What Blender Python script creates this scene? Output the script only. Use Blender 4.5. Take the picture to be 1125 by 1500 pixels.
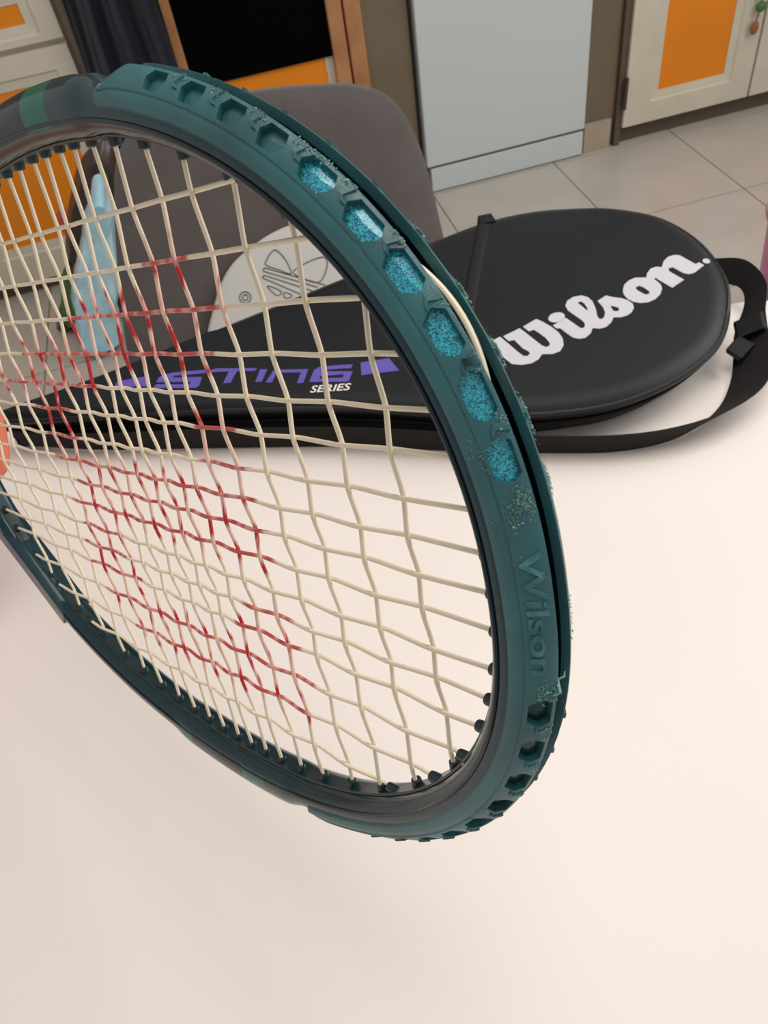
import bpy, bmesh, math, random
import numpy as np
from mathutils import Vector, Matrix, noise as mnoise
from mathutils.geometry import delaunay_2d_cdt

for o in list(bpy.data.objects):
    bpy.data.objects.remove(o, do_unlink=True)
scene = bpy.context.scene
COL = scene.collection
random.seed(7)
PI = math.pi
TABLE_Z = 0.75            # table top height, metres; the lists below are cm, z measured from the table top
CAM_H = 44.0              # camera height above the table, cm

# ------------------------------------------------------------------ camera
# rows: world x, y, z axes written in the camera's (right, down, forward) frame
CM = np.array([[0.95934, -0.27345, 0.07151], [-0.25168, -0.71158, 0.65604], [-0.12851, -0.64736, -0.75137]])
U_, S_, V_ = np.linalg.svd(CM); CM = U_ @ V_
cam_d = bpy.data.cameras.new('camera'); cam = bpy.data.objects.new('camera', cam_d); COL.objects.link(cam)
cam.matrix_world = Matrix(((CM[0, 0], -CM[0, 1], -CM[0, 2], 0), (CM[1, 0], -CM[1, 1], -CM[1, 2], 0),
                           (CM[2, 0], -CM[2, 1], -CM[2, 2], TABLE_Z + CAM_H / 100), (0, 0, 0, 1)))
cam_d.sensor_fit = 'AUTO'; cam_d.sensor_width = 36.0; cam_d.lens = 1126.0 * 36.0 / 1500.0
cam_d.clip_start = 0.01
cam_d.dof.use_dof = True; cam_d.dof.focus_distance = 0.24; cam_d.dof.aperture_fstop = 38.0
scene.camera = cam

# ------------------------------------------------------------------ light
scene.view_settings.view_transform = 'Standard'; scene.view_settings.look = 'None'
scene.view_settings.gamma = 1.0; scene.view_settings.use_curve_mapping = False
scene.view_settings.exposure = 0.0
world = bpy.data.worlds.new('world'); scene.world = world; world.use_nodes = True
bg = world.node_tree.nodes['Background']; bg.inputs[0].default_value = (1.0, 0.965, 0.93, 1); bg.inputs[1].default_value = 0.43
def area(name, loc, target, sx, sy, power, color):
    l = bpy.data.lights.new(name, 'AREA'); l.shape = 'RECTANGLE'; l.size = sx; l.size_y = sy; l.energy = power; l.color = color
    o = bpy.data.objects.new(name, l); COL.objects.link(o); o.location = loc
    o.rotation_euler = (Vector(target) - Vector(loc)).to_track_quat('-Z', 'Y').to_euler(); return o
area('window_daylight', (1.9, 0.55, 1.95), (0.0, 0.25, 0.8), 1.3, 1.5, 30, (1.0, 0.97, 0.94))
area('ceiling_lamp_panel', (0.3, 0.5, 2.6), (0.1, 0.5, 0.75), 1.2, 0.8, 14, (1.0, 0.93, 0.86))

# ------------------------------------------------------------------ helpers
def lin(r, g, b):
    f = lambda c: ((c / 255 + 0.055) / 1.055) ** 2.4 if c > 10 else c / 255 / 12.92
    return (f(r), f(g), f(b), 1)
def mat(name, rgb, rough=0.6, metal=0.0, coat=0.0, var=0.0, vscale=20.0, bump=0.0, bscale=200.0, spec=0.5, rgb2=None, coat_rough=0.08, sheen=0.0, trans=0.0):
    m = bpy.data.materials.new(name); m.use_nodes = True; nt = m.node_tree; b = nt.nodes['Principled BSDF']
    c1 = lin(*rgb); b.inputs['Base Color'].default_value = c1
    b.inputs['Roughness'].default_value = rough; b.inputs['Metallic'].default_value = metal
    b.inputs['Coat Weight'].default_value = coat; b.inputs['Coat Roughness'].default_value = coat_rough
    b.inputs['Specular IOR Level'].default_value = spec; b.inputs['Sheen Weight'].default_value = sheen
    b.inputs['Transmission Weight'].default_value = trans
    tc = nt.nodes.new('ShaderNodeTexCoord')
    if var > 0 or rgb2:
        n = nt.nodes.new('ShaderNodeTexNoise'); n.inputs['Scale'].default_value = vscale; n.inputs['Detail'].default_value = 5
        nt.links.new(tc.outputs['Object'], n.inputs['Vector'])
        r = nt.nodes.new('ShaderNodeValToRGB'); r.color_ramp.elements[0].position = 0.35; r.color_ramp.elements[1].position = 0.68
        c2 = lin(*rgb2) if rgb2 else tuple(min(1, c * (1 + var)) for c in c1[:3]) + (1,)
        r.color_ramp.elements[0].color = c1 if rgb2 else tuple(c * (1 - var) for c in c1[:3]) + (1,)
        r.color_ramp.elements[1].color = c2
        nt.links.new(n.outputs['Fac'], r.inputs['Fac']); nt.links.new(r.outputs['Color'], b.inputs['Base Color'])
    if bump > 0:
        n2 = nt.nodes.new('ShaderNodeTexNoise'); n2.inputs['Scale'].default_value = bscale; n2.inputs['Detail'].default_value = 4
        nt.links.new(tc.outputs['Object'], n2.inputs['Vector'])
        bp = nt.nodes.new('ShaderNodeBump'); bp.inputs['Strength'].default_value = bump; bp.inputs['Distance'].default_value = 0.002
        nt.links.new(n2.outputs['Fac'], bp.inputs['Height']); nt.links.new(bp.outputs['Normal'], b.inputs['Normal'])
    return m

def wp(x, y, z):                         # cm (z from table top) -> metres
    return Vector((x / 100, y / 100, TABLE_Z + z / 100))

class MB:
    def __init__(s): s.v = []; s.f = []; s.mi = []
    def add(s, vs, fs, mi=0):
        o = len(s.v); s.v += [tuple(v) for v in vs]; s.f += [tuple(i + o for i in f) for f in fs]; s.mi += [mi] * len(fs); return s
    def box(s, x0, x1, y0, y1, z0, z1, mi=0):
        vs = [(x, y, z) for z in (z0, z1) for y in (y0, y1) for x in (x0, x1)]
        return s.add(vs, [(0, 2, 3, 1), (4, 5, 7, 6), (0, 1, 5, 4), (2, 6, 7, 3), (0, 4, 6, 2), (1, 3, 7, 5)], mi)
    def tube(s, pts, r, n=8, cap=True, closed=False, mi=0):
        pts = [Vector(p) for p in pts]; N = len(pts); rr = r if hasattr(r, '__len__') else [r] * N
        up = None; rings = []
        for i, p in enumerate(pts):
            a = pts[(i - 1) % N] if (closed or i > 0) else p; b = pts[(i + 1) % N] if (closed or i < N - 1) else p
            t = (b - a).normalized()
            if up is None: up = t.orthogonal().normalized()
            up = (up - t * up.dot(t)).normalized(); q = t.cross(up)
            rings.append([p + (up * math.cos(2 * PI * k / n) + q * math.sin(2 * PI * k / n)) * rr[i] for k in range(n)])
        vs = [v for ring in rings for v in ring]; fs = []
        for i in range(N if closed else N - 1):
            j = (i + 1) % N
            for k in range(n):
                l = (k + 1) % n; fs.append((i * n + k, i * n + l, j * n + l, j * n + k))
        if cap and not closed:
            fs.append(tuple(reversed(range(n)))); fs.append(tuple((N - 1) * n + k for k in range(n)))
        return s.add(vs, fs, mi)
    def build(s, name, mats, parent=None, smooth=False, local=False, bevel=0, bseg=2, ang=40):
        """verts are world metres unless local; with a parent they are moved into its frame"""
        me = bpy.data.meshes.new(name)
        vs = s.v
        if parent is not None and not local:
            L = Vector((0, 0, 0)); q_ = parent
            while q_ is not None: L = L + q_.location; q_ = q_.parent
            vs = [(v[0] - L.x, v[1] - L.y, v[2] - L.z) for v in vs]
        me.from_pydata(vs, [], s.f); me.update()
        for m in (mats if isinstance(mats, (list, tuple)) else [mats]): me.materials.append(m)
        me.polygons.foreach_set('material_index', s.mi)
        o = bpy.data.objects.new(name, me); COL.objects.link(o); o.parent = parent
        bm = bmesh.new(); bm.from_mesh(me); bmesh.ops.remove_doubles(bm, verts=bm.verts, dist=1e-6); bmesh.ops.recalc_face_normals(bm, faces=bm.faces); bm.to_mesh(me); bm.free()
        if bevel:
            b = o.modifiers.new('bevel', 'BEVEL'); b.width = bevel; b.segments = bseg; b.limit_method = 'ANGLE'; b.angle_limit = math.radians(ang); b.harden_normals = False
        if smooth:
            for p in me.polygons: p.use_smooth = True
            try: me.set_sharp_from_angle(angle=math.radians(ang))
            except Exception: pass
        return o
def cmbox(x0, x1, y0, y1, z0, z1):
    a = wp(x0, y0, z0); b = wp(x1, y1, z1); return MB().box(a.x, b.x, a.y, b.y, a.z, b.z)
def thing(name, label, cat, loc, group=None):
    o = bpy.data.objects.new(name, None); COL.objects.link(o); o.location = loc; o.empty_display_size = 0.05
    o['label'] = label; o['category'] = cat
    if group: o['group'] = group
    return o
def tag(o, label, cat):
    o['label'] = label; o['category'] = cat; return o
def structure(o, label=None, cat=None):
    o['kind'] = 'structure'
    if label: o['label'] = label; o['category'] = cat
    return o
def smooth_loop(pts, n):
    """closed Catmull-Rom through 2D pts"""
    out = []; N = len(pts)
    for i in range(N):
        p = [np.array(pts[(i + k) % N], float) for k in (-1, 0, 1, 2)]
        for j in range(n):
            t = j / n
            out.append(0.5 * ((2 * p[1]) + (-p[0] + p[2]) * t + (2 * p[0] - 5 * p[1] + 4 * p[2] - p[3]) * t * t + (-p[0] + 3 * p[1] - 3 * p[2] + p[3]) * t ** 3))
    return out
def smooth_path(pts, n):
    P = [np.array(p, float) for p in pts]; P = [2 * P[0] - P[1]] + P + [2 * P[-1] - P[-2]]; out = []
    for i in range(1, len(P) - 2):
        a, b, c, d = P[i - 1:i + 3]
        for j in range(n):
            t = j / n; out.append(0.5 * ((2 * b) + (c - a) * t + (2 * a - 5 * b + 4 * c - d) * t * t + (3 * b - a - 3 * c + d) * t ** 3))
    out.append(P[-2]); return out
def inside(p, poly):
    x, y = p[0], p[1]; r = False; n = len(poly)
    for i in range(n):
        x0, y0 = poly[i][0], poly[i][1]; x1, y1 = poly[i - 1][0], poly[i - 1][1]
        if (y0 > y) != (y1 > y) and x < (x1 - x0) * (y - y0) / (y1 - y0) + x0: r = not r
    return r
def fill2d(outer, holes=(), extra=()):
    """constrained triangulation of a polygon with holes; returns 2D points and triangles"""
    vs = []; es = []
    for loop in [outer] + list(holes):
        o = len(vs); n = len(loop); vs += [Vector((float(p[0]), float(p[1]))) for p in loop]; es += [(o + i, o + (i + 1) % n) for i in range(n)]
    vs += [Vector(p) for p in extra]
    r = delaunay_2d_cdt(vs, es, [], 0, 1e-7)
    P = r[0]; F = []
    for f in r[2]:
        c = (P[f[0]] + P[f[1]] + P[f[2]]) / 3
        if inside(c, outer) and not any(inside(c, h) for h in holes): F.append(tuple(f))
    return P, F
def plate(outer, holes, top, bottom):
    """solid plate from a 2D outline; top/bottom map a 2D point to 3D"""
    P, F = fill2d(outer, holes); n = len(P); mb = MB()
    edge = {}
    for f in F:
        for i in range(3):
            a, b = f[i], f[(i + 1) % 3]; edge[(a, b)] = edge.get((a, b), 0) + 1
    fs = [f for f in F] + [tuple(n + i for i in reversed(f)) for f in F]
    for (a, b) in edge:
        if (b, a) not in edge: fs.append((b, a, n + a, n + b))
    mb.add([top(p) for p in P] + [bottom(p) for p in P], fs); return mb
WILSON=[
('W',[(16.89, 49.51), (17.78, 49.8), (18.07, 48.66), (18.42, 47.25), (18.61, 46.66), (18.93, 46.52), (19.2, 46.75), (19.19, 47.06), (18.92, 47.57), (18.68, 48.9), (18.22, 48.95), (18.04, 49.74), (19.65, 50.19), (19.79, 49.8), (20.09, 48.61), (20.43, 47.35), (20.65, 46.98), (20.99, 47.02), (21.13, 47.35), (21.1, 48.07), (20.87, 48.9), (20.64, 49.52), (20.19, 49.48), (19.98, 50.28), (21.35, 50.81), (21.65, 50.34), (22.09, 49.31), (22.33, 48.3), (22.3, 47.44), (22.02, 46.63), (21.46, 46.04), (20.78, 45.96), (20.03, 46.27), (19.51, 45.78), (18.86, 45.55), (18.08, 45.67), (17.42, 46.08), (17.08, 47.16), (16.94, 48.3)],[]),
('dot_i',[(23.69, 50.25), (23.54, 49.97), (23.27, 49.76), (22.95, 49.66), (22.64, 49.69), (22.39, 49.84), (22.25, 50.08), (22.26, 50.37), (22.41, 50.65), (22.67, 50.86), (22.99, 50.96), (23.32, 50.93), (23.57, 50.78), (23.7, 50.54)],[]),
('ils',[(22.27, 49.4), (23.63, 49.94), (24.15, 48.12), (24.41, 48.07), (24.62, 48.31), (24.72, 48.68), (24.67, 49.11), (24.2, 50.8), (24.27, 51.49), (24.68, 52.09), (25.4, 52.41), (26.1, 52.3), (26.47, 51.83), (26.56, 51.12), (26.36, 50.07), (26.04, 49.1), (26.01, 48.69), (26.18, 48.54), (26.51, 48.73), (26.83, 49.28), (26.98, 49.99), (26.96, 51.01), (27.93, 51.42), (28.24, 51.02), (28.9, 50.51), (29.23, 50.0), (29.36, 49.43), (29.2, 48.87), (28.75, 48.38), (28.23, 48.14), (27.67, 48.13), (27.14, 48.37), (26.69, 47.83), (26.06, 47.44), (25.51, 47.43), (25.02, 47.75), (24.6, 47.18), (23.96, 46.81), (23.45, 46.89), (23.07, 47.29), (22.85, 48.05), (22.66, 48.81), (22.38, 48.9)],[[(25.44, 51.52), (25.71, 51.53), (25.82, 51.12), (25.78, 50.49), (25.69, 50.07), (25.56, 50.37), (25.48, 50.92), (25.38, 51.33)], [(27.6, 49.94), (27.86, 49.71), (28.08, 49.4), (28.03, 49.14), (27.8, 48.99), (27.54, 49.12), (27.53, 49.44)]]),
('on',[(29.54, 51.61), (29.98, 52.22), (30.59, 52.61), (31.25, 52.75), (32.08, 52.37), (32.45, 52.94), (33.04, 53.43), (33.58, 53.48), (33.95, 53.21), (34.52, 53.97), (35.2, 54.43), (35.81, 54.45), (36.18, 54.18), (36.35, 53.53), (36.67, 52.41), (37.06, 52.5), (37.22, 51.94), (35.95, 51.28), (35.45, 51.27), (35.13, 51.61), (34.76, 52.81), (34.42, 52.82), (34.22, 52.52), (34.26, 52.19), (34.69, 50.72), (33.27, 50.1), (32.81, 51.68), (32.77, 52.0), (32.54, 51.88), (32.62, 51.47), (32.66, 50.91), (32.48, 50.33), (31.98, 49.69), (31.29, 49.23), (30.56, 49.07), (29.99, 49.23), (29.54, 49.63), (29.28, 50.26), (29.3, 50.98)],[[(30.57, 51.41), (30.99, 51.55), (31.21, 51.17), (31.37, 50.42), (31.22, 50.13), (30.88, 50.1), (30.72, 50.52), (30.57, 50.96)]]),
('dot',[(37.92, 52.19), (37.81, 52.08), (37.67, 52.04), (37.54, 52.07), (37.44, 52.17), (37.39, 52.32), (37.4, 52.49), (37.47, 52.64), (37.58, 52.75), (37.72, 52.8), (37.85, 52.76), (37.95, 52.66), (38.0, 52.51), (37.99, 52.34)],[]),
]
STING=[
('flag_l',[(-14.57, 56.98), (-14.3, 57.59), (-11.87, 57.21), (-11.51, 56.8), (-11.63, 55.71), (-13.19, 56.34)],[]),
('S',[(-9.4, 56.72), (-6.58, 55.9), (-6.75, 55.45), (-9.37, 56.24), (-9.57, 56.06), (-7.05, 55.06), (-7.4, 53.98), (-7.73, 53.82), (-11.27, 55.31), (-10.99, 55.74), (-8.18, 54.48), (-8.06, 54.82), (-10.98, 56.0), (-10.69, 56.61), (-9.97, 56.76)],[]),
('T',[(-6.34, 55.69), (-5.7, 55.69), (-2.31, 54.23), (-2.6, 53.98), (-4.05, 54.58), (-4.79, 53.25), (-5.39, 53.45), (-4.72, 54.83), (-6.25, 55.38)],[]),
('I',[(-2.1, 53.97), (-1.52, 53.76), (-2.23, 52.28), (-2.76, 52.47)],[]),
('N',[(-0.99, 53.41), (1.78, 52.29), (1.04, 50.69), (0.55, 50.86), (1.12, 52.13), (-0.46, 52.77), (-0.81, 52.98), (-1.43, 51.83), (-1.94, 52.03)],[]),
('G',[(1.61, 50.74), (2.23, 51.99), (2.84, 52.2), (5.43, 51.36), (5.2, 50.93), (2.98, 51.66), (2.83, 51.53), (5.22, 50.47), (4.66, 49.41), (4.36, 49.41), (1.52, 50.62)],[[(2.52, 50.95), (4.46, 50.4), (4.27, 50.02), (2.43, 50.67)]]),
('flag_r',[(6.11, 51.31), (8.46, 50.89), (8.82, 48.99), (7.31, 49.35), (5.78, 49.68)],[]),
]

# ------------------------------------------------------------------ materials
M_TILE = mat('floor_tile_glaze', (190, 184, 175), 0.35, var=0.05, vscale=6, coat=0.15)
M_GROUT = mat('grout', (110, 104, 98), 0.9)
M_WALL = mat('brown_wall_paint', (118, 104, 84), 0.7, var=0.06, vscale=8)
M_SKIRT = mat('beige_skirting_tile', (176, 162, 142), 0.5, var=0.05)
M_CREAM = mat('cream_cabinet_paint', (214, 206, 188), 0.5, var=0.04, vscale=10)
M_ORANGE = mat('orange_panel', (238, 138, 8), 0.45, var=0.04, vscale=5)
M_PLINTH = mat('dark_plinth', (92, 80, 64), 0.7)
M_FRIDGE = mat('white_enamel', (206, 214, 214), 0.3, coat=0.2)
M_FGAP = mat('appliance_gap', (70, 72, 72), 0.7)
M_WOOD = mat('pale_wood', (188, 138, 92), 0.55, rgb2=(162, 108, 66), vscale=9)
M_BLACK = mat('black_panel', (4, 4, 4), 0.9, spec=0.05)
M_NAVY = mat('navy_cloth', (17, 20, 36), 0.95, sheen=0.2, bump=0.3, bscale=900)
M_METAL = mat('hinge_steel', (90, 84, 76), 0.4, metal=0.8)
M_TABLE = mat('white_table_laminate', (240, 231, 224), 0.42, var=0.012, vscale=5)
M_TEDGE = mat('white_table_edge', (222, 220, 214), 0.5)
M_LEG = mat('grey_table_leg', (120, 120, 122), 0.4, metal=0.6)
M_CHAIR = mat('grey_chair_velvet', (80, 73, 70), 0.95, var=0.08, vscale=14, bump=0.35, bscale=700, sheen=0.3)
M_CLEG = mat('chair_leg_black', (20, 20, 20), 0.4)
M_POUCH = mat('white_pouch_cloth', (192, 190, 184), 0.8, bump=0.15, bscale=600)
M_INK = mat('grey_print', (70, 70, 72), 0.7)
M_PINK = mat('pink_plastic', (214, 112, 166), 0.35)
M_BLUEBAG = mat('light_blue_film', (196, 232, 244), 0.3, rgb2=(160, 214, 236), vscale=18, coat=0.3)
M_PACK = mat('dark_packet_film', (58, 46, 42), 0.4, coat=0.2)
M_GREEN = mat('green_print', (70, 116, 52), 0.4)
M_RED = mat('red_print', (196, 84, 70), 0.4)
M_KEYWOOD = mat('key_tag_wood', (150, 96, 56), 0.6)

# ------------------------------------------------------------------ floor with tiles
TS = 40.5; X0, X1, Y0, Y1 = -143.0, 261.5, -60.0, 265.0
fl = structure(cmbox(X0, X1, Y0, Y1, -79, -75.25).build('floor', M_GROUT), 'grey beige tiled floor beyond the white table', 'floor')
g = 0.18
me_t = None
xs = 140.3 - TS * 7; ys = 184.8 - TS * 6
for i in range(10):
    for j in range(8):
        cx, cy = xs + (i + .5) * TS, ys + (j + .5) * TS
        if me_t is None:
            t = MB().box(-(TS / 2 - g) / 100, (TS / 2 - g) / 100, -(TS / 2 - g) / 100, (TS / 2 - g) / 100, -0.004, 0.0025).build('tile', M_TILE, fl, local=True)
            me_t = t.data
        else:
            t = bpy.data.objects.new('tile', me_t); COL.objects.link(t); t.parent = fl
        t.location = (cx / 100, cy / 100, TABLE_Z - 0.7525)
# ------------------------------------------------------------------ back wall and brown posts
wl = structure(cmbox(-160, 262, 268, 276, -75, 130).build('wall_back', M_WALL))
structure(cmbox(44.8, 57.2, 228.5, 268, -75, 130).build('trim_1', M_WALL))
p2 = structure(cmbox(110.4, 120.2, 228.5, 268, -75, 130).build('trim_2', M_WALL))
sk = cmbox(110.2, 119.0, 227.2, 228.5, -75, -66.2).build('skirting_tile', M_SKIRT, p2, bevel=0.001)

# ------------------------------------------------------------------ cabinets
def framed_front(parent, name, x0, x1, z0, z1, px0, px1, pz0, pz1, yf):
    """a cabinet front with a bevelled frame and a recessed orange panel"""
    fr = MB()
    a, b = 2.6, 0.9
    out = [(x0, z0), (x1, z0), (x1, z1), (x0, z1)]
    mid = [(px0 - a, pz0 - a), (px1 + a, pz0 - a), (px1 + a, pz1 + a), (px0 - a, pz1 + a)]
    inn = [(px0, pz0), (px1, pz0), (px1, pz1), (px0, pz1)]
    vs = [wp(x, yf + 2, z) for x, z in out] + [wp(x, yf, z) for x, z in out] + [wp(x, yf, z) for x, z in mid] + \
         [wp(x + (.35 if k in (0, 3) else -.35), yf + .45, z + (.35 if k < 2 else -.35)) for k, (x, z) in enumerate(mid)] + [wp(x, yf + .7, z) for x, z in inn] + [wp(x, yf + 1.3, z) for x, z in inn]
    fs = []
    for l in range(5):
        for k in range(4): m = (k + 1) % 4; fs.append((l * 4 + k, l * 4 + m, l * 4 + 4 + m, l * 4 + 4 + k))
    fs.append((3, 2, 1, 0)); fs.append((20, 21, 22, 23))
    d = fr.add(vs, fs).build(name, M_CREAM, parent)
    cmbox(px0, px1, yf + .95, yf + 1.25, pz0, pz1).build('orange_panel', M_ORANGE, d)
    return d
YF = 226.0
rc = thing('kitchen_cabinet', 'cream base cabinet with a tall orange door panel, right of the white appliance', 'cabinet', wp(165, 245, -75))
cmbox(120.6, 215, YF + 2, 267.5, -69.5, 12).build('body', M_CREAM, rc)
cmbox(120.6, 215, YF + 3.0, 267.5, -75, -69.5).build('plinth', M_PLINTH, rc)
cmbox(120.4, 122.3, YF + 1, YF + 3.2, -75, 12).build('edge_strip', M_PLINTH, rc)
d1 = framed_front(rc, 'door', 122.5, 164.6, -69.3, 8, 133.4, 155.3, -60.7, -8, YF)
h = MB(); h.tube([wp(122.2, YF - .3, -63.5), wp(122.2, YF - .3, -54.5)], 0.006, 8); h.build('hinge', M_METAL, d1, smooth=True)
d2 = framed_front(rc, 'door', 165.4, 207.5, -69.3, 8, 176.2, 198, -60.7, -8, YF)
cmbox(120.4, 215.5, YF - 1, 267.5, 12.05, 15.5).build('worktop', M_SKIRT, rc, bevel=0.002)
kt = thing('key_bunch', 'key hanging with a green charm and round wooden tag on the cream door edge', 'keys', wp(162, YF - 1.6, -47))
MB().tube([wp(161.5, YF + .0, -40), wp(161.5, YF - 2.0, -40)], 0.006, 10).build('key', M_METAL, kt, smooth=True)
def ball(c, rx, ry, rz, n=12, m=8):
    mb = MB(); vs = [(c.x, c.y, c.z - rz)]
    for i in range(1, m):
        a = -PI / 2 + PI * i / m
        for k in range(n): vs.append((c.x + rx * math.cos(a) * math.cos(2 * PI * k / n), c.y + ry * math.cos(a) * math.sin(2 * PI * k / n), c.z + rz * math.sin(a)))
    vs.append((c.x, c.y, c.z + rz)); fs = []
    for k in range(n):
        l = (k + 1) % n; fs.append((0, 1 + l, 1 + k)); fs.append((len(vs) - 1, 1 + (m - 2) * n + k, 1 + (m - 2) * n + l))
        for i in range(m - 2): fs.append((1 + i * n + k, 1 + i * n + l, 1 + (i + 1) * n + l, 1 + (i + 1) * n + k))
    return mb.add(vs, fs)
ball(wp(162, YF - 1.6, -43.2), .017, .012, .014).build('green_charm', M_GREEN, kt, smooth=True)
ball(wp(161.2, YF - 1.6, -48.6), .013, .008, .019).build('wooden_tag', M_KEYWOOD, kt, smooth=True)
MB().tube([wp(161.5, YF - 1.6, -40), wp(161.9, YF - 1.6, -44), wp(161.2, YF - 1.6, -47)], 0.002, 6).build('cord', M_METAL, kt, smooth=True)

lc = thing('drawer_cabinet', 'cream cabinet with an orange drawer front and orange door, behind the racket', 'cabinet', wp(-75, 245, -75))
cmbox(-120, -30.2, YF + 2, 267.5, -71, 3.5).build('body', M_CREAM, lc)
cmbox(-120, -30.2, YF + 3, 267.5, -75, -71).build('plinth', M_PLINTH, lc)
framed_front(lc, 'drawer', -76, -30, -12.0, 1.2, -68, -37.4, -7.9, -3.6, YF)
framed_front(lc, 'door', -76, -30, -70.6, -13.4, -68, -37.2, -60.0, -21, YF)
framed_front(lc, 'drawer', -119.5, -76.6, -12.0, 1.2, -112, -84, -7.9, -3.6, YF)
framed_front(lc, 'door', -119.5, -76.6, -70.6, -13.4, -112, -84, -60.0, -21, YF)
cmbox(-121, -29.6, YF - 1, 267.5, 3.55, 7).build('worktop', M_SKIRT, lc, bevel=0.002)

wc = thing('wooden_cupboard', 'pale wood framed cupboard with a black panel above an orange one, behind the grey chair', 'cupboard', wp(18, 248, -75))
cmbox(-5.4, -3.0, YF - .5, 267.5, -75, 60).build('frame_post', M_WOOD, wc, bevel=0.002)
cmbox(35.2, 39.2, YF - .8, 267.5, -75, 60).build('frame_post', M_WOOD, wc, bevel=0.003)
cmbox(40.0, 44.5, YF + .8, 267.5, -75, 60).build('frame_post', M_WOOD, wc, bevel=0.003)
cmbox(39.2, 40.0, YF + 3, 267.5, -75, 60).build('post_gap', M_PLINTH, wc)
cmbox(-3.0, 35.2, YF + .6, YF + 2.4, -30.2, 40).build('black_panel', M_BLACK, wc)
cmbox(-3.0, 33.0, YF + 1.5, YF + 3.4, -58, -30.3).build('orange_panel', M_ORANGE, wc)
cmbox(33.0, 35.2, YF + 1.3, YF + 3.4, -40, -30.3).build('white_corner', M_CREAM, wc)
cmbox(-3.0, 35.2, YF + 1.0, YF + 3.4, -75, -58).build('base_board', M_WOOD, wc)
cmbox(-5.4, 44.5, YF, 267.5, 60.05, 63).build('top_board', M_WOOD, wc)

# navy cloth hanging between the cabinet and the cupboard
mb = MB(); nx, nz = 40, 24; vs = []
for j in range(nz + 1):
    for i in range(nx + 1):
        u = i / nx; z = 20 - 88 * j / nz
        x = -27.5 + 21.5 * u + 0.8 * math.sin(j * .3 + u * 4); y = 221 + 1.5 * math.sin(u * 19 + j * .08) + 0.8 * math.sin(u * 41 + j * .2)
        vs.append(wp(x, y, z))
n = len(vs); vs += [v + Vector((0, 0.004, 0)) for v in vs]; fs = []
for j in range(nz):
    for i in range(nx):
        a = j * (nx + 1) + i; q = (a, a + 1, a + nx + 2, a + nx + 1); fs.append(q); fs.append(tuple(n + k for k in reversed(q)))
tag(mb.add(vs, fs).build('hanging_cloth', M_NAVY, smooth=True), 'dark navy cloth hanging in folds beside the drawer cabinet', 'cloth')
rail = MB(); rail.tube([wp(-29, 221, 20.5), wp(-5.5, 221, 20.5)], 0.008, 8)
tag(rail.build('cloth_rail', M_METAL, smooth=True), 'thin metal rail carrying the dark navy cloth', 'rail')

# ------------------------------------------------------------------ white appliance
fr = thing('white_appliance', 'tall plain white appliance with a low kick plate standing on the tiles', 'appliance', wp(84, 247, -75))
cmbox(58.6, 109.6, YF + 3, 266, -66.6, 70).build('body', M_FRIDGE, fr, bevel=0.004)
cmbox(58.4, 109.6, YF, YF + 2.9, -66.6, 70).build('door', M_FRIDGE, fr, bevel=0.004)
cmbox(60, 109.0, YF + 1.2, 266, -67.4, -66.6).build('gap', M_FGAP, fr)
cmbox(59.6, 109.4, YF + .4, YF + 4, -74.6, -67.4).build('kick_plate', M_FRIDGE, fr, bevel=0.002)
cmbox(61, 108, YF + 2, 264, -75, -74.5).build('feet', M_FGAP, fr)

# ------------------------------------------------------------------ table
tb = thing('table', 'white laminate table with a rounded far corner, under the racket and the black bag', 'table', wp(-15, 20, -75))
ex = np.array([0.984, -0.178]); ey = np.array([0.178, 0.984]); cor = np.array([46.0, 50.0])
def tpt(a, b): q = cor - ex * a - ey * b; return (q[0], q[1])     # a: leftwards along far edge, b: towards the viewer
TW, TD, RC = 124.0, 78.0, 4.5
def rrect(w, d, r, n=8):
    out = []
    for cx, cy, s in ((w - r, d - r, 0), (r, d - r, 90), (r, r, 180), (w - r, r, 270)):
        for k in range(n + 1):
            a = math.radians(s + 90 * k / n); out.append((cx + r * math.cos(a), cy + r * math.sin(a)))
    return out
ol = [tpt(a, b) for a, b in rrect(TW, TD, RC)]
plate(ol, [], lambda p: wp(p[0], p[1], 0), lambda p: wp(p[0], p[1], -2.5)).build('table_top', [M_TABLE], tb, bevel=0.0015)
for a, b in ((9, 9), (TW - 9, 9), (9, TD - 9), (TW - 9, TD - 9)):
    x, y = tpt(a, b); MB().tube([wp(x, y, -2.5), wp(x, y, -75)], 0.022, 16).build('leg', M_LEG, tb, smooth=True)

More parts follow.
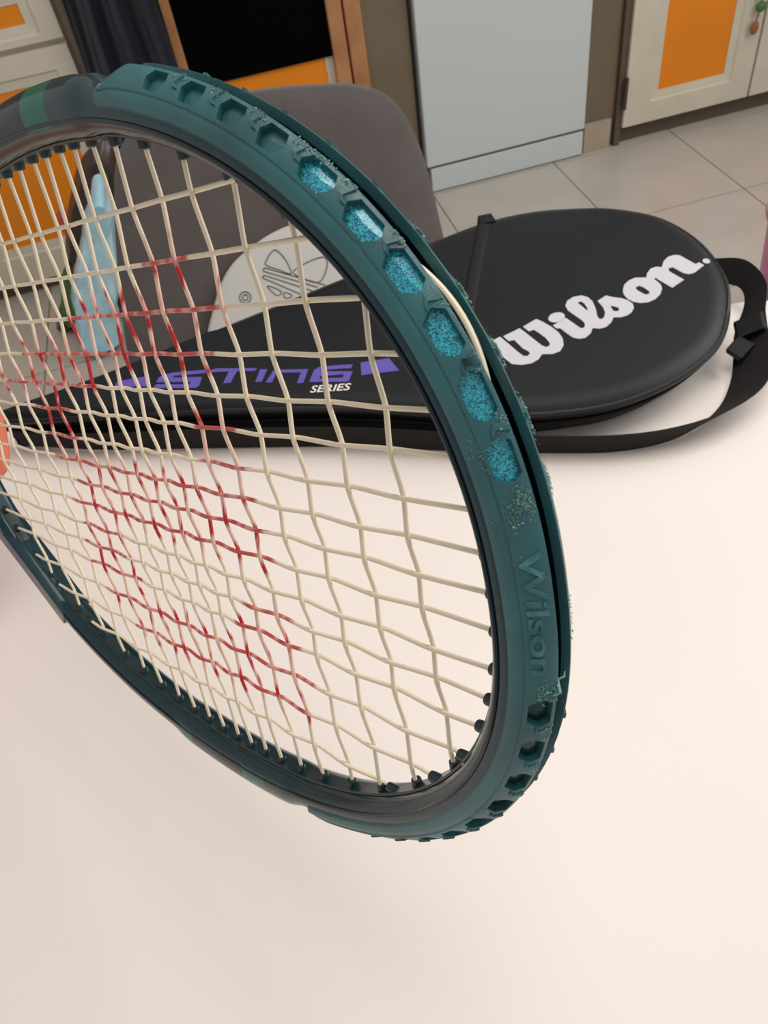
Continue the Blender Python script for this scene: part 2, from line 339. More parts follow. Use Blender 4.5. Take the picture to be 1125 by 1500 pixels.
# ------------------------------------------------------------------ grey chair
ch = thing('grey_chair', 'dark grey velvet chair with a rounded reclining backrest behind the table', 'chair', wp(4, 100, -75))
dv = np.array([0, .69502, .71899]); nv = np.array([0, -.71899, .69502]); p0 = np.array([0, 106, -33.])
def bpw(a, b, off): q = p0 + np.array([a, 0, 0]) + dv * b + nv * off; return wp(*q)
back = smooth_loop([(-24.5, 2), (-23.2, 16), (-20, 30), (-16.5, 39), (-9, 43.6), (4, 43.6), (17, 42.0), (26, 39.6), (30.4, 35), (32.2, 26), (32.0, 12), (31.5, 1), (18, -3), (0, -4), (-16, -2.5)], 6)
def cushion(loop, mid, lo, hi, th):
    """padded slab: outline shrunk towards its middle near both faces"""
    mb = MB(); n = len(loop); c = np.mean(loop, 0); prof = [(0.72, lo - th * .1), (0.93, lo), (0.985, lo + th * .2), (1, (lo + hi) / 2), (0.985, hi - th * .2), (0.93, hi), (0.72, hi + th * .12), (0.3, hi + th * .16)]
    vs = []
    for s, h in prof:
        for p in loop: q = c + (p - c) * s; vs.append(mid(q[0], q[1], h))
    fs = []
    for l in range(len(prof) - 1):
        for k in range(n): m = (k + 1) % n; fs.append((l * n + k, l * n + m, (l + 1) * n + m, (l + 1) * n + k))
    fs.append(tuple(reversed(range(n)))); fs.append(tuple((len(prof) - 1) * n + k for k in range(n)))
    return mb.add(vs, fs)
cushion(back, bpw, -7, 0, 6).build('backrest', M_CHAIR, ch, smooth=True)
seat = smooth_loop([(-24, 68), (-25, 85), (-24.5, 104), (4, 107), (31, 104), (32, 85), (31, 68), (4, 65)], 5)
cushion(seat, lambda a, b, h: wp(a, b, h), -42, -33, 8).build('seat', M_CHAIR, ch, smooth=True)
for a, b in ((-20, 70), (27, 70), (-20, 108), (27, 108)):
    MB().tube([wp(a, b, -38), wp(a * 1.06, b, -75)], [.018, .011], 12).build('leg', M_CLEG, ch, smooth=True)
for a in (-12, 19): MB().tube([wp(a, 100, -40), wp(a, 112, -38), bpw(a, 6, -6.5), bpw(a, 20, -7)], .014, 8).build('back_bracket', M_CLEG, ch, smooth=True)

# white pouch leaning on the backrest
po = thing('round_pouch', 'white round cloth pouch with an outlined trefoil print leaning on the grey chair', 'pouch', bpw(3, 4, 3))
pl = smooth_loop([(-11.8, 1), (-10.7, 5.6), (-8.6, 9.5), (-6.0, 13.5), (-3.3, 16.0), (-0.2, 17.5), (2.9, 18.7), (6.4, 19.4), (8.8, 19.3), (11.4, 18.2), (13.8, 15.8), (14.9, 12.2), (14.5, 7), (12, 1.5), (6, -2), (0, -2.5), (-6, -1)], 4)
cushion(pl, lambda a, b, h: bpw(a, b, h), 1.5, 3.2, 1.1).build('body', M_POUCH, po, smooth=True)
pip = MB(); pip.tube([bpw(p[0], p[1], 2.35) for p in pl], .0022, 6, closed=True); pip.build('seam', M_POUCH, po, smooth=True)
pr = MB()
def stroke(pts, closed=False, n=5):
    q = smooth_loop(pts, n) if closed else smooth_path(pts, n)
    pr.tube([bpw(a, b, 3.42) for a, b in q], .00075, 5, closed=closed)
stroke([(1.5, 14.3), (1.8, 15.0), (2.5, 15.7), (3.6, 16.2), (4.6, 14.7), (5.0, 13.0), (4.9, 12.0), (3.2, 13.1)], True)
for a, b in (((1.2, 13.9), (9.8, 8.9)), ((.9, 13.4), (8.5, 8.9)), ((.8, 12.8), (7.6, 8.5)), ((.5, 12.4), (6.1, 8.1))): stroke([a, b], False, 1)
stroke([(1.2, 13.9), (.85, 13.75), (.9, 13.4)], False); stroke([(.8, 12.8), (.45, 12.7), (.5, 12.4)], False)
stroke([(5.4, 11.9), (6.9, 12.8), (9.5, 13.3), (11.1, 13.0), (10.6, 11.2), (8.7, 9.6)], True)
stroke([(.8, 11.1), (1.4, 9.8), (2.0, 9.2), (2.7, 9.7)], True); stroke([(3.1, 9.4), (2.9, 8.7), (3.6, 8.4), (4.2, 8.7)], True)
stroke([(-3.1 + .9 * math.cos(t), 10.2 + .9 * math.sin(t)) for t in np.linspace(0, 2 * PI, 9)[:-1]], True)
stroke([(-3.1 + .45 * math.cos(t), 10.2 + .45 * math.sin(t)) for t in np.linspace(0, 2 * PI, 7)[:-1]], True)
pr.build('trefoil_print', M_INK, po)['label'] = 'thin grey outlined trefoil emblem'

# ------------------------------------------------------------------ bags on the floor at the left
def slab_bag(loop, y0, th, wob, seed):
    mb = MB(); n = len(loop); c = np.mean(loop, 0); prof = [(0.5, -.55), (0.85, -.5), (1, -.1), (1, .1), (0.85, .5), (0.5, .55)]; vs = []
    for s, h in prof:
        for p in loop:
            q = c + (p - c) * s; nz = mnoise.noise(Vector((q[0] * .16 + seed, q[1] * .16, h)))
            q2 = mnoise.noise(Vector((q[0] * .3, q[1] * .3 + seed, h * 2)))
            vs.append(wp(q[0] + wob * .4 * q2, y0 + h * th + wob * nz, max(q[1] + wob * .3 * nz, -74.9)))
    fs = []
    for l in range(len(prof) - 1):
        for k in range(n): m = (k + 1) % n; fs.append((l * n + k, l * n + m, (l + 1) * n + m, (l + 1) * n + k))
    fs.append(tuple(reversed(range(n)))); fs.append(tuple((len(prof) - 1) * n + k for k in range(n)))
    return mb.add(vs, fs)
bl = smooth_loop([(-30.8, -31), (-28.6, -31.6), (-28.9, -38), (-31, -46), (-34, -54.2), (-38, -64), (-41.5, -74.9), (-51, -74.9), (-50.4, -68.5), (-47.5, -58), (-43.0, -50.2), (-37.4, -40.7), (-33.4, -34.8)], 5)
tag(slab_bag(bl, 188, 10, 2.2, 3.).build('plastic_bag', M_BLUEBAG, smooth=True), 'light blue crumpled plastic bag standing on the floor left of the chair', 'bag')
pk = thing('snack_packet', 'dark brown packet with green and red print behind the light blue bag', 'packet', wp(-45, 203, -75))
pkl = smooth_loop([(-34, -32), (-29, -29), (-25.5, -31), (-30, -48), (-40, -74.9), (-58, -74.9), (-54.3, -66), (-48.5, -56), (-43, -44)], 5)
slab_bag(pkl, 203, 9, 1.2, 8.).build('body', M_PACK, pk, smooth=True)
slab_bag(smooth_loop([(-32.5, -37), (-30, -33.5), (-29, -36), (-32, -41)], 4), 198.3, .8, .2, 1.).build('green_print', M_GREEN, pk, smooth=True)
slab_bag(smooth_loop([(-44, -48), (-42, -47), (-42.5, -42), (-41, -40), (-44.5, -41.5)], 4), 198.6, .8, .2, 1.).build('red_print', M_RED, pk, smooth=True)
slab_bag(smooth_loop([(-50, -57), (-46.5, -55), (-50, -71), (-55, -70)], 4), 198.0, .8, .2, 1.).build('green_print', M_GREEN, pk, smooth=True)
slab_bag(smooth_loop([(-46, -55), (-44, -55), (-47, -64), (-49, -63)], 4), 197.6, .8, .2, 1.).build('red_print', M_RED, pk, smooth=True)

# ------------------------------------------------------------------ pink bucket at the right
bk = thing('pink_bucket', 'pink plastic bucket on the floor past the table corner at the right edge', 'bucket', wp(112, 113, -75))
mb = MB(); prof = [(0.0, -75), (12.5, -75), (15.4, -40.5), (16.2, -40.5), (16.2, -39), (15.3, -39), (14.9, -40), (12.2, -74), (0, -74)]; vs = []; n = 40
for r, z in prof:
    for k in range(n): vs.append(wp(112 + r * math.cos(2 * PI * k / n), 113 + r * math.sin(2 * PI * k / n), z))
fs = [(l * n + k, l * n + (k + 1) % n, (l + 1) * n + (k + 1) % n, (l + 1) * n + k) for l in range(len(prof) - 1) for k in range(n)]
mb.add(vs, fs).build('body', M_PINK, bk, smooth=True)
hd = MB(); hd.tube([wp(112 + 16.4 * math.cos(t), 113 - 16.4 * math.sin(t) * .35, -41.2 - 15 * math.sin(t)) for t in np.linspace(0, PI, 24)], .003, 6)
hd.build('handle', M_METAL, bk, smooth=True)

# ------------------------------------------------------------------ black racket bag on the table
M_BAG = mat('black_bag_vinyl', (23, 26, 29), 0.5, var=0.05, vscale=12, bump=0.12, bscale=900, spec=0.28)
M_BAGSIDE = mat('black_bag_side_nylon', (26, 24, 25), 0.6, bump=0.2, bscale=1200, spec=0.3)
M_PIPE = mat('black_piping', (20, 20, 21), 0.4)
M_STRAP = mat('black_webbing', (20, 16, 15), 0.9, bump=0.3, bscale=1500)
M_PLASTIC = mat('black_plastic', (8, 8, 9), 0.55, spec=0.3)
M_PRINT = mat('silver_white_print', (206, 204, 212), 0.55)
M_PURPLE = mat('purple_print', (98, 82, 172), 0.6)
M_WHITEP = mat('white_print', (235, 232, 230), 0.6)
bag = thing('racket_bag', 'black vinyl racket bag with white script lettering lying across the far table edge', 'bag', wp(12, 54, 0))
plan = smooth_loop([(36.3, 46.4), (38.3, 50.4), (39.2, 56.0), (38.2, 61.2), (35.4, 64.7), (32.4, 66.5), (28, 68.1), (23.3, 68.4), (17.7, 67.4), (7.4, 65.0), (-6, 61.9), (-15.9, 59.6), (-23.4, 58.5), (-25.2, 57.9), (-23.3, 56.8), (-14.8, 53.9), (-7.4, 51.4), (3.4, 47.2), (10.4, 43.6), (16.4, 40.9), (21.9, 39.5), (26.4, 39.7), (30.4, 41.0), (33.6, 43.0)], 5)
plan = [np.array(p) for p in plan]
N = len(plan)
nrm = []
for i in range(N):
    t = plan[(i + 1) % N] - plan[i - 1]; t = t / (np.linalg.norm(t) + 1e-9); nrm.append(np.array([-t[1], t[0]]))
if sum(np.dot(nrm[i], plan[i] - np.array([12, 54])) for i in range(N)) < 0: nrm = [-q for q in nrm]
axis_y = lambda x: 54.2 - 0.225 * (x - 12)
def ring(d, z):
    """outline moved inwards by d, never past the long axis"""
    out = []
    for p, q in zip(plan, nrm):
        r = p - q * d
        out.append(wp(r[0], r[1], z))
    return out
def shell(layers, name, m, close_top=None):
    mb = MB(); vs = [];
    for l in layers: vs += l
    fs = [(a * N + k, a * N + (k + 1) % N, (a + 1) * N + (k + 1) % N, (a + 1) * N + k) for a in range(len(layers) - 1) for k in range(N)]
    mb.add(vs, fs)
    return mb
def under(p, i):                                # how much the gusset tucks in at the bottom: more round the head
    return 0.6 + 1.5 * max(0, min(1, (p[0] - 2) / 18))
def gr(z, k): return [wp(*(plan[i] - nrm[i] * (under(plan[i], i) * k + .1)), z) for i in range(N)]
# face: flat padded plateau, triangulated, edge rolled down to the piping
inner_poly = [p - q * (1.6 if p[0] > -6 else .5) for p, q in zip(plan, nrm)]
P2, F2 = fill2d(inner_poly)
mb = MB()
vs = [wp(p[0], p[1], 4.2) for p in P2]
mb.add(vs, F2)
lay = [[wp(*(p - q * d * (1 if p[0] > -6 else .33)), z) for p, q in zip(plan, nrm)] for d, z in ((1.6, 4.2), (1.0, 4.12), (.5, 3.92), (.12, 3.62), (0.0, 3.5))]
vs2 = [v for l in lay for v in l]
mb.add(vs2, [(a * N + k, a * N + (k + 1) % N, (a + 1) * N + (k + 1) % N, (a + 1) * N + k) for a in range(4) for k in range(N)])
mb.build('front_panel', M_BAG, bag, smooth=True, ang=60)
pm = MB(); pm.tube([wp(p[0], p[1], 3.42) for p in plan], .0028, 8, closed=True); pm.build('piping', M_PIPE, bag, smooth=True)
gm = shell([gr(3.4, 0), gr(3.0, .05), gr(2.55, .12), gr(2.5, .2), gr(1.95, .2), gr(1.9, .18), gr(1.2, .45), gr(.5, .8), gr(.05, 1.0)], 'g', None)
bot = [plan[i] - nrm[i] * (under(plan[i], i) + .1) for i in range(N)]
Pb, Fb = fill2d(bot); gm.add([wp(p[0], p[1], .05) for p in Pb], Fb)
gm.build('side_gusset', M_BAGSIDE, bag, smooth=True, ang=50)
pm = MB(); pm.tube([wp(*(p - q * (under(p, i) * .2 + .02)), 2.22) for i, (p, q) in enumerate(zip(plan, nrm))], .0014, 6, closed=True); pm.build('zipper', M_PLASTIC, bag, smooth=True)
pm = MB(); pm.tube([wp(*(p - q * (under(p, i) * .9 + .0)), .42) for i, (p, q) in enumerate(zip(plan, nrm))], .0025, 6, closed=True); pm.build('lower_piping', M_PIPE, bag, smooth=True)
# seam band with its folded end across the face
sb = MB(); A = np.array([23.3, 68.9]); B = np.array([11.2, 43.2]); dr = (B - A) / np.linalg.norm(B - A); pe = np.array([dr[1], -dr[0]])
vs = []
K_ = 30
for k in range(K_ + 1):
    c = A + (B - A) * k / K_; e = min(k, K_ - k) / 1.6
    zt = 3.35 + min(1, e) * .95
    for a, dz in ((-.6, -.12), (-.5, -.03), (-.1, .01), (.3, .05), (.5, .0), (.6, -.12)): q = c + pe * a; vs.append(wp(q[0], q[1], zt + dz))
sb.add(vs, [(k * 6 + j, k * 6 + j + 1, k * 6 + 7 + j, k * 6 + 6 + j) for k in range(K_) for j in range(5)] + [tuple(range(6)), tuple(K_ * 6 + j for j in reversed(range(6)))])
sb.build('seam_band', M_BAGSIDE, bag, smooth=True, ang=50)
fm = MB(); fm.add([wp(24.0, 68.7, 3.2), wp(22.4, 69.1, 3.2), wp(22.3, 67.6, 4.2), wp(23.9, 67.3, 4.25), wp(23.8, 68.6, 4.5), wp(22.5, 68.9, 4.4)], [(0, 1, 5, 4), (4, 5, 2, 3), (0, 4, 3), (1, 2, 5), (0, 3, 2, 1)])
fm.build('folded_tab', M_BAGSIDE, bag, bevel=.001)
for nme, outer, holes in WILSON:
    o = plate(outer, holes, lambda p: wp(p[0], p[1], 4.245), lambda p: wp(p[0], p[1], 4.19)).build('script_lettering', M_PRINT, bag)
    o['label'] = 'silver white script letters reading Wilson'
for nme, outer, holes in STING:
    o = plate(outer, holes, lambda p: wp(p[0], p[1], 4.245), lambda p: wp(p[0], p[1], 4.19)).build('purple_lettering', M_PURPLE, bag)
    o['label'] = 'slanted purple letters reading STING between two flashes'
def text_mesh(body, shear=0.0, offset=0.0):
    cu = bpy.data.curves.new('txt', 'FONT'); cu.body = body; cu.size = 1.0; cu.shear = shear; cu.offset = offset; cu.resolution_u = 3
    ob = bpy.data.objects.new('txt', cu); COL.objects.link(ob); dg = bpy.context.evaluated_depsgraph_get(); dg.update()
    me = bpy.data.meshes.new_from_object(ob.evaluated_get(dg)); v = [tuple(x.co) for x in me.vertices]; f = [tuple(p.vertices) for p in me.polygons]
    bpy.data.objects.remove(ob); bpy.data.curves.remove(cu); bpy.data.meshes.remove(me); return v, f
v, f = text_mesh('SERIES', 0.1, 0.008)
x1 = max(q[0] for q in v); y1 = max(q[1] for q in v)
O_, X_, Y_ = np.array([1.29, 49.28]), np.array([4.45, 48.28]), np.array([1.61, 50.05])
mb = MB(); vs = []
for q in v: r = O_ + (X_ - O_) * q[0] / x1 + (Y_ - O_) * q[1] / y1; vs.append(wp(r[0], r[1], 4.245))
o = mb.add(vs, f).build('small_lettering', M_WHITEP, bag); o['label'] = 'small white letters reading SERIES'
so = o.modifiers.new('thick', 'SOLIDIFY'); so.thickness = 0.0003

# strap: a webbing ribbon given by centre line and half-width vector
def ribbon(ctrl, n=8, th=0.12):
    c = smooth_path([a for a, b in ctrl], n); h = smooth_path([b for a, b in ctrl], n); mb = MB(); vs = []
    for i in range(len(c)):
        t = c[min(i + 1, len(c) - 1)] - c[max(i - 1, 0)]; k = np.cross(t, h[i]); k = k / (np.linalg.norm(k) + 1e-9) * th / 2
        for s, w in ((1, 1), (1, -1), (-1, -1), (-1, 1)): vs.append(wp(*(c[i] + h[i] * s + k * w)))
    fs = [(i * 4 + k, i * 4 + (k + 1) % 4, i * 4 + 4 + (k + 1) % 4, i * 4 + 4 + k) for i in range(len(c) - 1) for k in range(4)] + [(3, 2, 1, 0), tuple(len(vs) - 4 + k for k in range(4))]
    return mb.add(vs, fs)
st = ribbon([((37.4, 53.4, 2.6), (-.4, 1.4, .3)), ((39.4, 51.9, 3.0), (-.2, 1.2, .7)), ((40.3, 50.3, 3.2), (.5, .9, .9)), ((39.9, 48.0, 2.9), (.9, .2, .9)), ((38.0, 45.4, 2.3), (1.1, -.1, .9)), ((36.8, 43.0, 1.8), (1.2, -.3, .9)), ((35.6, 40.7, 1.5), (1.3, -.6, 1.1)), ((33.1, 38.4, 1.45), (.9, -.8, 1.2)), ((30.0, 37.2, 1.35), (.35, -.7, 1.15)), ((26.5, 36.9, 1.25), (0, -.45, 1.15)), ((22.5, 37.6, 1.2), (0, -.25, 1.1)), ((17.6, 39.5, 1.2), (-.1, -.2, 1.1)), ((12, 42.0, 1.25), (-.1, -.15, 1.15)), ((3.0, 46.3, 1.3), (-.05, -.15, 1.2)), ((-8, 50.5, 1.35), (-.05, -.15, 1.2)), ((-16.6, 53.6, 1.4), (-.05, -.15, 1.1)), ((-24.2, 56.9, 1.6), (-.1, -.1, .9))])
sp = st.build('shoulder_strap', M_STRAP, bag, smooth=True, ang=50)
bkm = MB()
def obox(c, ax, ay, az):
    c = np.array(c, float); ax, ay, az = map(lambda q: np.array(q, float), (ax, ay, az)); vs = [wp(*(c + ax * i + ay * j + az * k)) for k in (-1, 1) for j in (-1, 1) for i in (-1, 1)]
    return vs, [(0, 2, 3, 1), (4, 5, 7, 6), (0, 1, 5, 4), (2, 6, 7, 3), (0, 4, 6, 2), (1, 3, 7, 5)]
bkm.add(*obox((37.4, 44.6, 2.7), (1.0, -.3, .5), (.35, .9, .15), (-.2, -.05, .3)))
bkm.build('buckle', M_PLASTIC, sp, bevel=.002)
bk2 = MB(); bk2.add(*obox((35.9, 43.2, 1.9), (.8, .4, .25), (-.3, .7, .1), (-.12, -.05, .28))); bk2.build('buckle_latch', M_PLASTIC, sp, bevel=.0015)

# ------------------------------------------------------------------ tennis racket (local frame: x along the shaft to the tip, y across, z off the string face; cm)
RW = CM @ np.array([[0.70207, -0.19165, -0.68583], [0.14420, -0.90489, 0.40048], [-0.69736, -0.38006, -0.60766]])
RT = CM @ np.array([-8.4911, -0.8202, 29.0716]) + np.array([0, 0, CAM_H])
rk = thing('tennis_racket', 'teal tennis racket with cream strings and a worn head guard held upright above the table', 'racket', wp(*RT))
rk.rotation_euler = Matrix([list(r) for r in RW]).to_euler()
M_FRAME = mat('teal_racket_lacquer', (6, 54, 63), 0.34, metal=0.3, coat=0.5, coat_rough=0.06, spec=0.3, rgb2=(4, 42, 50), vscale=900)
M_FGREEN = mat('green_racket_lacquer', (0, 104, 86), 0.34, metal=0.2, coat=0.3, spec=0.3)
M_FDARK = mat('dark_racket_lacquer', (8, 30, 38), 0.36, metal=0.2, coat=0.35, spec=0.3)
M_BUMP = mat('teal_rubber_guard', (48, 108, 114), 0.4, rgb2=(42, 82, 87), vscale=32, bump=0.1, bscale=1400, spec=0.6)
M_SCUFF = mat('frayed_pale_rubber', (146, 184, 172), 0.8, rgb2=(98, 148, 140), vscale=300)
M_EMB = mat('raised_rubber_lettering', (74, 130, 134), 0.42, rgb2=(36, 92, 98), vscale=200, bump=.3, bscale=600)
M_GROM = mat('dark_grommet_plastic', (16, 42, 46), 0.35, coat=0.2)
M_GRIP = mat('black_grip_tape', (24, 24, 26), 0.8, bump=0.4, bscale=500)
m = mat('glitter_lacquer', (0, 140, 170), 0.3, metal=0.15, coat=1.0, coat_rough=0.05); M_GLIT = m
nt = m.node_tree; b = nt.nodes['Principled BSDF']; tc = nt.nodes['Texture Coordinate']
vo = nt.nodes.new('ShaderNodeTexVoronoi'); vo.inputs['Scale'].default_value = 4200; nt.links.new(tc.outputs['Object'], vo.inputs['Vector'])
rp = nt.nodes.new('ShaderNodeValToRGB'); rp.color_ramp.elements[0].color = lin(0, 84, 122); rp.color_ramp.elements[1].color = lin(50, 222, 240); rp.color_ramp.elements[0].position = .25; rp.color_ramp.elements[1].position = .85
sx = nt.nodes.new('ShaderNodeSeparateXYZ'); nt.links.new(vo.outputs['Color'], sx.inputs[0]); nt.links.new(sx.outputs[0], rp.inputs['Fac']); nt.links.new(rp.outputs['Color'], b.inputs['Base Color'])
bm_ = nt.nodes.new('ShaderNodeBump'); bm_.inputs['Strength'].default_value = .6; bm_.inputs['Distance'].default_value = .0004; nt.links.new(sx.outputs[1], bm_.inputs['Height']); nt.links.new(bm_.outputs['Normal'], b.inputs['Normal'])
# strings: cream with the red stencil held in a colour attribute
M_STRING = mat('cream_string', (232, 214, 186), 0.42, coat=0.2)
nt = M_STRING.node_tree; b = nt.nodes['Principled BSDF']; at = nt.nodes.new('ShaderNodeAttribute'); at.attribute_name = 'ink'
nt.links.new(at.outputs['Color'], b.inputs['Base Color'])

UC = -1.0
HW = 0.82; TH = 1.22
def head(th):
    """inner outline of the head; th is measured from the tip"""
    c, s = math.cos(th), math.sin(th)
    if c >= 0: e = 2 / 2.2; return np.array([UC + 16.9 * abs(c) ** e, 12.05 * math.copysign(abs(s) ** e, s)])
    return np.array([UC - 20.7 * abs(c), 12.05 * s])
# even arc-length resampling of the outline
TT = np.linspace(-PI, PI, 6001); HP = np.array([head(t) for t in TT]); AL = np.concatenate([[0], np.cumsum(np.linalg.norm(np.diff(HP, axis=0), axis=1))]); LEN = AL[-1]
MID = np.interp(0.0, TT, AL)
def curve(s):
    """s: arc length from the tip along the inner outline (positive towards +y); returns point and outward normal"""
    a = (s + MID) % LEN
    f = lambda q: np.array([np.interp(q % LEN, AL, HP[:, 0]), np.interp(q % LEN, AL, HP[:, 1])])
    p = f(a); t = f(a + .35) - f(a - .35); t /= np.linalg.norm(t); return p, np.array([t[1], -t[0]])
def cp(s, rho, w):
    p, n_ = curve(s); q = p + n_ * rho; return Vector((q[0] / 100, q[1] / 100, w / 100))
SA = np.linspace(-LEN * .48, LEN * .48, 1201); POL = np.array([math.degrees(math.atan2(cp(s, 1.3, 0).y * 100, cp(s, 1.3, 0).x * 100 - UC)) for s in SA])
def s_of(deg): return float(np.interp(deg, POL, SA))
def pws(s):
    """side bulges of the frame"""
    p, _ = curve(s); x = p[0]
    return 1.0 / (1 + math.exp((x - 4.2) * 6)) * (1.0 / (1 + math.exp((-4.2 - x) * 6)))
prof = [(.0, 0), (.0, .3), (.03, .48), (.12, .64), (.28, .76), (.48, HW), (.72, HW), (.93, .73), (1.08, .57), (1.18, .42), (TH, .26), (1.14, .2), (1.12, 0)]
prof = prof + [(r, -w) for r, w in reversed(prof[1:-1])]
NS = 300; nP = len(prof); fm = MB(); vs = []; mids = []
for i in range(NS):
    s = -LEN / 2 + LEN * i / NS; k = pws(s)
    taper = 1 - 0.14 * max(0, min(1, (-curve(s)[0][0] - 8) / 10))
    for r, w in prof: vs.append(cp(s, r * (1 + .22 * k) + (-.1 * k if r < .3 else 0), w * taper * (1 + .06 * k)))
fs = []; mi = []
for i in range(NS):
    s = -LEN / 2 + LEN * (i + .5) / NS; x = curve(s)[0][0]; j = (i + 1) % NS
    col = 1 if (.7 < x < 2.5 or -4.6 < x < -3.2) and abs(s) > 8 else (2 if -3.2 < x <= .7 else 0)
    for k in range(nP):
        l = (k + 1) % nP; fs.append((i * nP + k, i * nP + l, j * nP + l, j * nP + k))
        r, w = prof[k]; mi.append(col if .2 < r < 1.1 and w > .1 else 0)
fm.add(vs, fs); fm.mi = mi
fo = fm.build('frame', [M_FRAME, M_FGREEN, M_FDARK], rk, smooth=True, local=True, ang=55)
# raised side line along the face of the frame
ln_ = MB()
ln_.tube([cp(-LEN / 2 + LEN * i / 240, .36, (HW + .0) * (1 - 0.14 * max(0, min(1, (-curve(-LEN / 2 + LEN * i / 240)[0][0] - 8) / 10)))) for i in range(240)], .0006, 6, closed=True)
ln_.build('face_line', M_FDARK, rk, smooth=True, local=True)
# inner grommet strip
gs = MB(); vs = []; sec = [(-.02, .3), (-.09, .26), (-.09, -.26), (-.02, -.3)]
for i in range(240):
    s = -LEN / 2 + LEN * i / 240; k = pws(s) * .1
    for r, w in sec: vs.append(cp(s, r - k, w))
gs.add(vs, [(i * 4 + k, i * 4 + (k + 1) % 4, ((i + 1) % 240) * 4 + (k + 1) % 4, ((i + 1) % 240) * 4 + k) for i in range(240) for k in range(4)])
gs.build('grommet_strip', M_GROM, rk, smooth=True, local=True, ang=40)

# ---- throat, handle
th = MB()
for sg in (1, -1):
    pts = smooth_path([(-15.2, sg * 9.6, 0), (-19.5, sg * 6.2, 0), (-23.5, sg * 3.4, 0), (-28, sg * 1.4, 0), (-33.5, sg * .9, 0)], 8); vs = []
    sec = [(.62, .3), (.45, .78), (-.45, .78), (-.62, .3), (-.62, -.3), (-.45, -.78), (.45, -.78), (.62, -.3)]
    for i, p in enumerate(pts):
        t = pts[min(i + 1, len(pts) - 1)] - pts[max(i - 1, 0)]; t = t / np.linalg.norm(t); n2 = np.array([-t[1], t[0], 0])
        for a, w in sec: q = p + n2 * a; vs.append((q[0] / 100, q[1] / 100, w / 100))
    n = len(pts); th.add(vs, [(i * 8 + k, i * 8 + (k + 1) % 8, i * 8 + 8 + (k + 1) % 8, i * 8 + 8 + k) for i in range(n - 1) for k in range(8)] + [tuple(range(8)), tuple((n - 1) * 8 + k for k in reversed(range(8)))])
th.build('throat', M_FRAME, rk, smooth=True, local=True, ang=40)
hm = MB(); vs = []; stations = [(-32.5, 1.25, 1.0), (-33.5, 1.6, 1.45), (-34, 1.62, 1.45), (-50.5, 1.68, 1.5), (-51, 1.95, 1.75), (-52.2, 2.0, 1.8), (-52.6, 1.7, 1.5)]
for u, a, c in stations:
    for k in range(8): an = PI / 8 + k * PI / 4; vs.append((u / 100, a * math.cos(an) * 1.06 / 100, c * math.sin(an) * 1.06 / 100))
n = len(stations); hm.add(vs, [(i * 8 + k, i * 8 + (k + 1) % 8, i * 8 + 8 + (k + 1) % 8, i * 8 + 8 + k) for i in range(n - 1) for k in range(8)] + [tuple(range(8)), tuple((n - 1) * 8 + k for k in reversed(range(8)))])
hm.build('handle', M_GRIP, rk, local=True, bevel=.001)

# ---- strings
MV = [9.59, 8.0, 6.57, 5.25, 3.98, 2.86, 1.61, .48, -.57, -1.67, -2.88, -3.96, -5.04, -6.48, -7.99, -9.6]
CU = [13.16, 11.23, 9.35, 7.6, 5.85, 4.35, 3.03, 1.89, .87, -.19, -1.28, -2.48, -3.69, -5.06, -6.59, -8.24, -9.99, -12.0, -14.3, -16.8]
AMP = .075; SR = .071
def rim_u(v, side):
    """u of the inner outline at a given v, on the tip (+1) or throat (-1) side"""
    c = min(1, abs(v) / 12.05)
    return UC + 16.9 * (1 - c ** 2.2) ** (1 / 2.2) if side > 0 else UC - 20.7 * math.sqrt(1 - c * c)
def rim_v(u):
    if u > UC: return 12.05 * (1 - ((u - UC) / 16.9) ** 2.2) ** (1 / 2.2)
    return 12.05 * math.sqrt(max(0, 1 - ((u - UC) / 20.7) ** 2))
RED = {2: [(3.9, 6.5)], 3: [(-2.8, 7.5)], 4: [(-8.4, 6.4)], 5: [(-11.8, -2.4)], 6: [(-9.3, -5.4), (4.2, 6.5)], 7: [(-9.2, -5.8), (3.8, 6.6)], 8: [(-9.4, 6.5)], 9: [(-7.8, 6.6)], 10: [(-9.0, 6.6)],
       11: [(-8.9, -5.2)], 12: [(-9.5, -5.2), (3.6, 6.7)], 13: [(-9.7, -4.6), (2.8, 6.8)], 14: [(-9.2, 6.9)], 15: [(-7.0, 6.2)]}
def ink_main(i, u): return any(a <= u <= c for a, c in RED.get(i, []))
def ink_cross(u, v):
    k = min(range(16), key=lambda q: abs(MV[q] - v)) + 1
    if v > 8.9 or v < -8.6: return False
    return any(a - .2 <= u <= c + .2 for a, c in RED.get(k, []))
CREAM = np.array(lin(244, 229, 202)[:3]); PINK = np.array(lin(240, 188, 172)[:3]); REDC = np.array(lin(196, 26, 36)[:3]); ROSE = np.array(lin(200, 96, 92)[:3])
def path_points(knots, step):
    out = []
    for (x0, w0), (x1, w1) in zip(knots[:-1], knots[1:]):
        n = max(2, int(abs(x1 - x0) / step))
        for k in range(n):
            t = k / n; e = t * .55 + .45 * (t * t * (3 - 2 * t)); out.append((x0 + (x1 - x0) * t, w0 + (w1 - w0) * e))
    out.append(knots[-1]); return out
def build_string(name, pts, inkf):
    mb = MB(); mb.tube([(a / 100, b_ / 100, c / 100) for a, b_, c in pts], SR / 100, 8)
    o = mb.build(name, M_STRING, rk, smooth=True, local=True, ang=80)
    me = o.data; ca = me.attributes.new('ink', 'FLOAT_COLOR', 'POINT'); arr = np.ones((len(me.vertices), 4), np.float32)
    for q, vtx in enumerate(me.vertices):
        u, v, w = vtx.co * 100; arr[q, :3] = inkf(u, v, w)
    ca.data.foreach_set('color', arr.ravel()); return o
